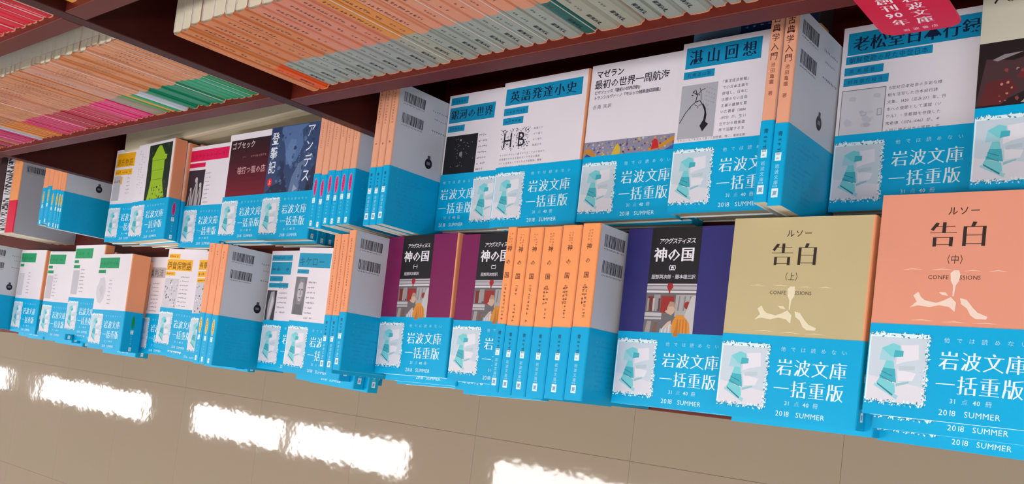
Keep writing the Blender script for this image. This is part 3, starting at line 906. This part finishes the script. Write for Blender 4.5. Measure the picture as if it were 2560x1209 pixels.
for i, v in enumerate(('一', '二', '三', '四', '五', '五')):
    c = (104, 50, 30)
    cg.append(sp_vert([('m', -2.2, 141, 4, 1.9, (190, 110, 70)), ('m', .4, 141, 5, 1.9, (190, 110, 70)),
        ('t', '神', 131, 5.6, 6, c), ('t', 'の', 119, 5.4, 6, c), ('t', '国', 107, 5.6, 6, c),
        ('t', '（'+v+'）', 99, 3.2, 2.6, (160, 84, 54))] + (
        [('m', -1.4, 91, 9, 2.7, (150, 78, 48))] if i < 3 else [('m', .3, 93, 9, 2.5, (130, 66, 40)), ('m', -2.6, 93, 5, 2.6, (110, 52, 34))]), i)())
row_up([-532, -521, -506, -490, -470, -449, -430], [-3, -4, -4, -4, -3, -2],
       'bright orange spine facing up, one of six beside the navy cover', 'six orange spines in the front row', cg,
       front=[MAR, MAR, (60, 90, 60), (44, 42, 112), (44, 42, 112), (44, 42, 112)], spine=(250, 158, 98), yaw=.1)
ka = [sp_vert([('m', -1.1, 140-i, 20, 2.2, (176, 96, 70)), ('m', -1.1, 96-i, 12, 2.2, (176, 96, 70))], 20+i)() for i in range(3)]
row_up([-776, -764, -752, -740], [-4, -4, 0],
       'orange spine facing up, of three beside the maroon cover', 'three orange spines beside the maroon cover', ka, yaw=.5)
hh = [sp_vert([('m', -1.2, 143-3*i, 3, 2.6, (176, 96, 70)), ('m', -.9, 118, 10, 1.9, (196, 120, 92))], 30+i)() for i in range(3)]
row_up([-1023, -1009, -994, -980], [-10, -11, -12],
       'spine with yellow oval facing up, of three in front row', 'three yellow-oval spines in the front row', hh, 'yellow', yaw=-.6)
row_up([-1797, -1784, -1770, -1757], [3, 3, 3],
       'spine-up paperback at far left end of front row', 'spine-up books at the far left', hh, 'green')
r2p = [sp_vert([('m', -.9, 140, 6, 1.8, (176, 96, 70))], 40+i)() for i in range(2)]
row_up([-1542, -1524, -1507, -1488, -1476, -1467.5, -1459.6], [176, 178, 171, 170, 168, 167],
       'thin spine with yellow oval facing up, of six in second row', 'six thin yellow-oval spines in the second row', r2p, 'yellow')
r8p = [sp_vert([('m', -1, 142-2*i, 22-2*i, 2.0, (178, 100, 76))], 50+i)() for i in range(4)]
row_up([-833, -820, -808, -795, -784, -772, -761], [154, 152, 156, 155, 156, 156],
       'spine with pink oval facing up, of six left of divider', 'six pink-oval spines left of the divider', r8p, 'pink', (234, 166, 134), W=101)
r9p = [sp_vert([('m', -1.1, 140-i, 12, 2.4, (170, 92, 70)), ('m', -1, 84, 1, 3, (150, 80, 60))], 60+i)() for i in range(3)]
row_up([-730, -719.5, -709, -698.5], [152, 152, 153],
       'peach spine facing up, of three right of divider', 'three peach spines right of the divider', r9p, 'ink', (234, 166, 134), W=108)
ko = sp_vert([('t', '古典学入門', 136+4, 6.2, 7.1, (96, 44, 40)), ('t', '池田亀鑑 著', 104, 3.6, 4.3, (140, 76, 60))], 70)()
row_up([-297, -286, -274.6], [157, 154], 'peach spine with large vertical title facing up, beside plum branch cover',
       'two peach spines beside the plum branch cover', [ko], 'ink', (234, 166, 134), W=107)
# far left end of the second row: unbanded books
redp = sp_vert([('m', -1, 130, 9, 2.6, (176, 96, 60))], 80)()
o = book('thick paperback on its fore edge with orange spine and crimson foot, by the left end', None, 34, WHITE, (244, 158, 96), (186, 184, 192), None, redp, True, None, labelcol=(222, 8, 62))
edge_up(o, -1638, 165, PL, 0)
zz = Print(); rg = random.Random(81)
for k in range(46):
    y = 4+k*3.1
    zz.poly([(-14, y), (-4, y+rg.uniform(-3, 3)), (6, y+rg.uniform(-2, 3)), (15, y+rg.uniform(-3, 3)), (15, y+1.1), (4, y+1.4), (-8, y+1.2)], rg.choice([(30, 24, 30), (46, 30, 40), (60, 36, 40)]), 1)
o = book('book on its fore edge with black scribbled white spine, at the left picture edge', None, 30, (50, 30, 36), (222, 218, 224), (190, 188, 200), None, zz.mesh('spine_print'), True, None)
edge_up(o, -1674, 166, PL, 0)
o = book('grey backed book on its fore edge with barcodes, outermost at the left picture edge', None, 30, (50, 30, 36), (60, 36, 40), (190, 188, 200), None, None, True, None)
edge_up(o, -1705, 168, PL, 0)
# blue book lying behind the plum branch cover
bl = Print(); rg = random.Random(90)
bl.rect(0, 0, 104, 148, (110, 160, 200), 1)
for _ in range(40):
    x, y, r = rg.uniform(4, 60), rg.uniform(90, 144), rg.uniform(2, 7)
    bl.poly([(x+r*rg.uniform(.4, 1)*math.cos(a), y+r*rg.uniform(.4, 1)*math.sin(a)) for a in (0, 1.3, 2.6, 3.9, 5.2)], rg.choice([(160, 190, 214), (80, 130, 176), (190, 206, 220)]), 2)
bl.rect(44, 0, 104, 147, (30, 76, 150), 3)
bl.marks(48, 40, 6, 5, (180, 206, 230), 6.6, rng=rg, lv=4)
for yy in range(4, 60, 8): bl.marks(48, yy, 7, 3, (160, 190, 220), 6.6, rng=rg, lv=4)
o = book('blue picture paperback lying behind the plum branch cover', None, 14, (70, 110, 150), (40, 60, 100), GRAYB, bl.mesh('cover_print'), None, False, None)
lay(o, -398, 322, PL, 0)
o = book('white paperback lying under the blue picture paperback behind the plum branch cover', None, 30, WHITE, (60, 50, 50), GRAYB, None, None, False, None)
lay(o, -398, 322, PL, 0)
for q in [c for c in bpy.data.objects if c.get('label', '').startswith('blue picture')]: lay(q, -398, 317, PL+30.1, 0)

# ------------------------------------------------------------------ books on the shelves, spines out
tv = []
for i in range(7):
    rng = random.Random(100+i)
    p = Print()
    n = rng.randint(5, 13)
    p.marks(-1.7, 134-rng.uniform(0, 10), n, 2.8, (150, 88, 62) if i % 3 else (110, 60, 42), 3.6, True, rng, gap=.05)
    p.marks(-1.0, 78-rng.uniform(0, 6), rng.randint(3, 5), 2.1, (168, 104, 78), 3.1, True, rng, gap=.2)
    tv.append(p.mesh('spine_print'))
tg = []
for i in range(4):
    rng = random.Random(200+i)
    p = Print()
    p.marks(-1.7, 132-rng.uniform(0, 10), rng.randint(6, 13), 3.4, (104, 58, 40), 3.9, True, rng, gap=.05)
    p.marks(-1.0, 82-rng.uniform(0, 8), rng.randint(3, 6), 2.6, (120, 68, 48), 3.3, True, rng, gap=.05)
    p.marks(-1.1, 50, 2, 2.4, (70, 74, 72), 3, True, rng, gap=0); p.marks(-1.1, 41, 3, 2.2, (84, 86, 84), 3, True, rng, gap=0)
    p.text('岩波文庫', -2.0, 24.5, 4.0, (34, 38, 40), .03, pitch=4.5, vert=True)
    tg.append(p.mesh('spine_print'))
PE = [(206, 132, 84), (210, 138, 98), (206, 132, 88), (212, 142, 106)]
def nth(k): return words[k] if k < 12 else '%dth' % (k+1)
OR = (212, 134, 60)
GF = (160, 156, 140)
GL = [(154, 158, 150), (160, 158, 142), (152, 154, 150)]
# right bay, from the right end to the divider
right = [(3, 13, None, (206, 120, 60), 'orange', tg), (1, 13, (240, 140, 40), (236, 110, 40), 'vivid orange', tg), (2, 13, None, (90, 160, 190), 'pale blue', tg)]
right += [(9, 14.5, None, GL[1], 'grey-green', tg), (5, 9, (214, 146, 120), GL[2], 'silver grey', tg), (3, 13, None, GL[0], 'sage grey', tg), (2, 14, OR, GL[1], 'olive grey', tg),
          (1, 8, None, (30, 92, 84), 'dark teal', tg), (8, 11, (214, 142, 112), GL[0], 'cool grey', tg), (2, 11, OR, GL[1], 'khaki grey', tg), (4, 12, (210, 130, 104), GL[2], 'ash grey', tg), (5, 12, (206, 124, 78), GL[0], 'pearl grey', tg), (1, 12, (206, 124, 70), (228, 84, 20), 'vivid red-orange', tg), (1, 12, (206, 124, 74), (206, 124, 74), 'plain orange', tv)]
def place_row(xl, xr, spec, z, H, ysp, group, describe):
    tot = sum(c*(t+.25) for c, t, *_ in spec); k = (xr-xl)/tot*.99
    rng = random.Random(int(-xr)+5)
    items = []
    for (cnt, t0, sc, fc, fname, prints) in spec:
        for q in range(cnt): items.append((t0*k*rng.choice((.88, 1, 1.12)), sc, fc, fname, prints, q, cnt))
    f = (xr-xl-len(items)*.25)/sum(i[0] for i in items)
    x = xr
    for (t, sc, fc, fname, prints, q, cnt) in items:
        t = round(t*f-.005, 2)
        s = sc or PE[int(x/70) % 4]
        lab = (describe % fname)+(', %s of that colour from right' % nth(q) if cnt > 1 else '')
        o = book(lab, group, t, (214, 168, 146), s, (214, 168, 146), None, rng.choice(prints), False, None, W=105, H=H-rng.choice((0, 0, 0, .8)), labelcol=fc, bulge=round(min(1.7, t*.13), 2), pagecol=(236, 222, 196))
        upright(o, x, ysp+rng.uniform(-.5, 2.2), z+.05, 105)
        x -= t+.25
place_row(-713, 46, right, -506, 143.5, 261.5, 'paperbacks on the right shelf', 'upright paperback with %s foot, right shelf')
GN = [(0, 128, 92), (0, 150, 106), (20, 130, 70)]
MG = (206, 20, 90); CR = (178, 16, 46)
left = [(2, 12, (206, 136, 92), GN[2], 'leaf green', tv), (4, 12, None, GN[1], 'emerald', tv), (5, 12, None, GN[0], 'deep green', tv), (1, 6, None, (90, 30, 70), 'dark plum', tv),
        (1, 12, None, (190, 200, 214), 'white and blue', tv), (1, 10, None, (20, 150, 90), 'bright green', tv), (1, 11, None, (208, 154, 50), 'gold', tv), (1, 7, None, (24, 160, 80), 'thin green', tv),
        (1, 24, (200, 142, 120), (150, 136, 116), 'grey-brown', tv), (4, 11, None, (224, 50, 120), 'rose pink', tv), (5, 9, None, (196, 24, 66), 'crimson', tv), (1, 5, None, (50, 14, 40), 'near black', tv),
        (6, 9, (206, 132, 100), CR, 'dark red', tv), (1, 6, (226, 170, 150), (240, 130, 160), 'pale pink', tv), (6, 10, None, MG, 'hot pink', tv), (8, 7, (204, 130, 84), (222, 128, 20), 'amber', tv), (1, 6, None, (232, 160, 110), 'light orange', tv),
        (1, 9, None, (180, 186, 204), 'silver', tv), (5, 9, None, (198, 16, 96), 'magenta', tv), (1, 5, (226, 164, 130), (240, 120, 150), 'blush', tv), (2, 9, None, (190, 40, 110), 'mauve', tv), (1, 9, None, (206, 120, 40), 'ochre', tv),
        (1, 7, None, (40, 20, 80), 'navy', tv), (2, 9, None, (196, 20, 70), 'cherry', tv), (1, 8, None, (40, 10, 24), 'black', tv), (3, 10, None, (200, 16, 40), 'scarlet', tv)]
place_row(-1433.2, -766, left, -494, 146.5, 261.5, 'paperbacks on the left shelf', 'upright paperback with %s foot, left shelf')
rp = []
for i in range(3):
    rng = random.Random(300+i); p = Print()
    p.marks(-1.2, 130, 9, 2.6, (240, 150, 160), 3.2, True, rng, gap=.1); p.marks(-1, 40, 6, 2.4, (120, 0, 30), 3, True, rng, gap=.1)
    tv2 = p.mesh('spine_print'); rp.append(tv2)
up = [(2, 12, (200, 10, 40), (196, 8, 36), 'dark scarlet', rp), (1, 5, (240, 150, 160), (240, 130, 150), 'thin pink', rp), (9, 10, (224, 26, 62), (214, 14, 52), 'crimson', rp), (1, 5, (60, 10, 30), (50, 8, 26), 'thin blackish', rp), (9, 10, (224, 20, 60), (210, 10, 44), 'scarlet', rp)]
place_row(-1010, -764, up, -294, 146, 261.5, 'red paperbacks on the upper left shelf', 'upright red paperback with %s foot, upper left shelf')
up2 = [(14, 13, (232, 180, 60), (224, 160, 40), 'yellow', rp)]
place_row(-736, -520, up2, -289, 146, 261.5, 'yellow paperbacks on the upper right shelf', 'upright paperback with %s foot, upper right shelf')

# ------------------------------------------------------------------ red tag clipped to the right shelf
def shelf_tag():
    root = link('shelf_tag', None)
    root.location = V(-174, 249, -560.5)
    root.rotation_euler = (math.pi/2, 0, 0)
    tag(root, 'crimson rounded plastic tag with white vertical lettering hanging from right shelf', 'tag')
    s = MB(); m = mat((214, 10, 60), .3, 'plastic'); r = 9; w = 23; h = 150
    pts = []
    for cx, cy, a0 in ((w-r, r, -90), (w-r, h-r, 0), (-w+r, h-r, 90), (-w+r, r, 180)):
        for k in range(7): 
            a = math.radians(a0+15*k); pts.append((cx+r*math.cos(a), cy+r*math.sin(a)))
    n = len(pts)
    s.face([(x, y, 1.2) for x, y in pts], m); s.face([(x, y, 0) for x, y in pts[::-1]], m)
    for i in range(n):
        a, b = pts[i], pts[(i+1) % n]
        s.face([(a[0],a[1],0),(b[0],b[1],0),(b[0],b[1],1.2),(a[0],a[1],1.2)], m)
    link('tag_plate', s.mesh('tag_plate'), root)
    p = Print(); c = (246, 226, 234)
    p.text('岩波文庫', 0.5, 43.8, 9.6, c, .012, pitch=10.3, vert=True, serif=.03)
    y = 50
    p.text('創刊', -13, 46, 9.6, c, .012, pitch=10.3, vert=True, serif=.03)
    p.text('90', -13.6, 25.6, 9, c, .02)
    p.text('年', -13, 14.2, 9.6, c, .012, serif=.03)
    p.text('岩波書店', -10, 4.6, 3.8, (240, 190, 206), .01, pitch=5.4)
    o = link('tag_print', p.mesh('tag_print'), root, loc=(0, 0, .00128))
shelf_tag()
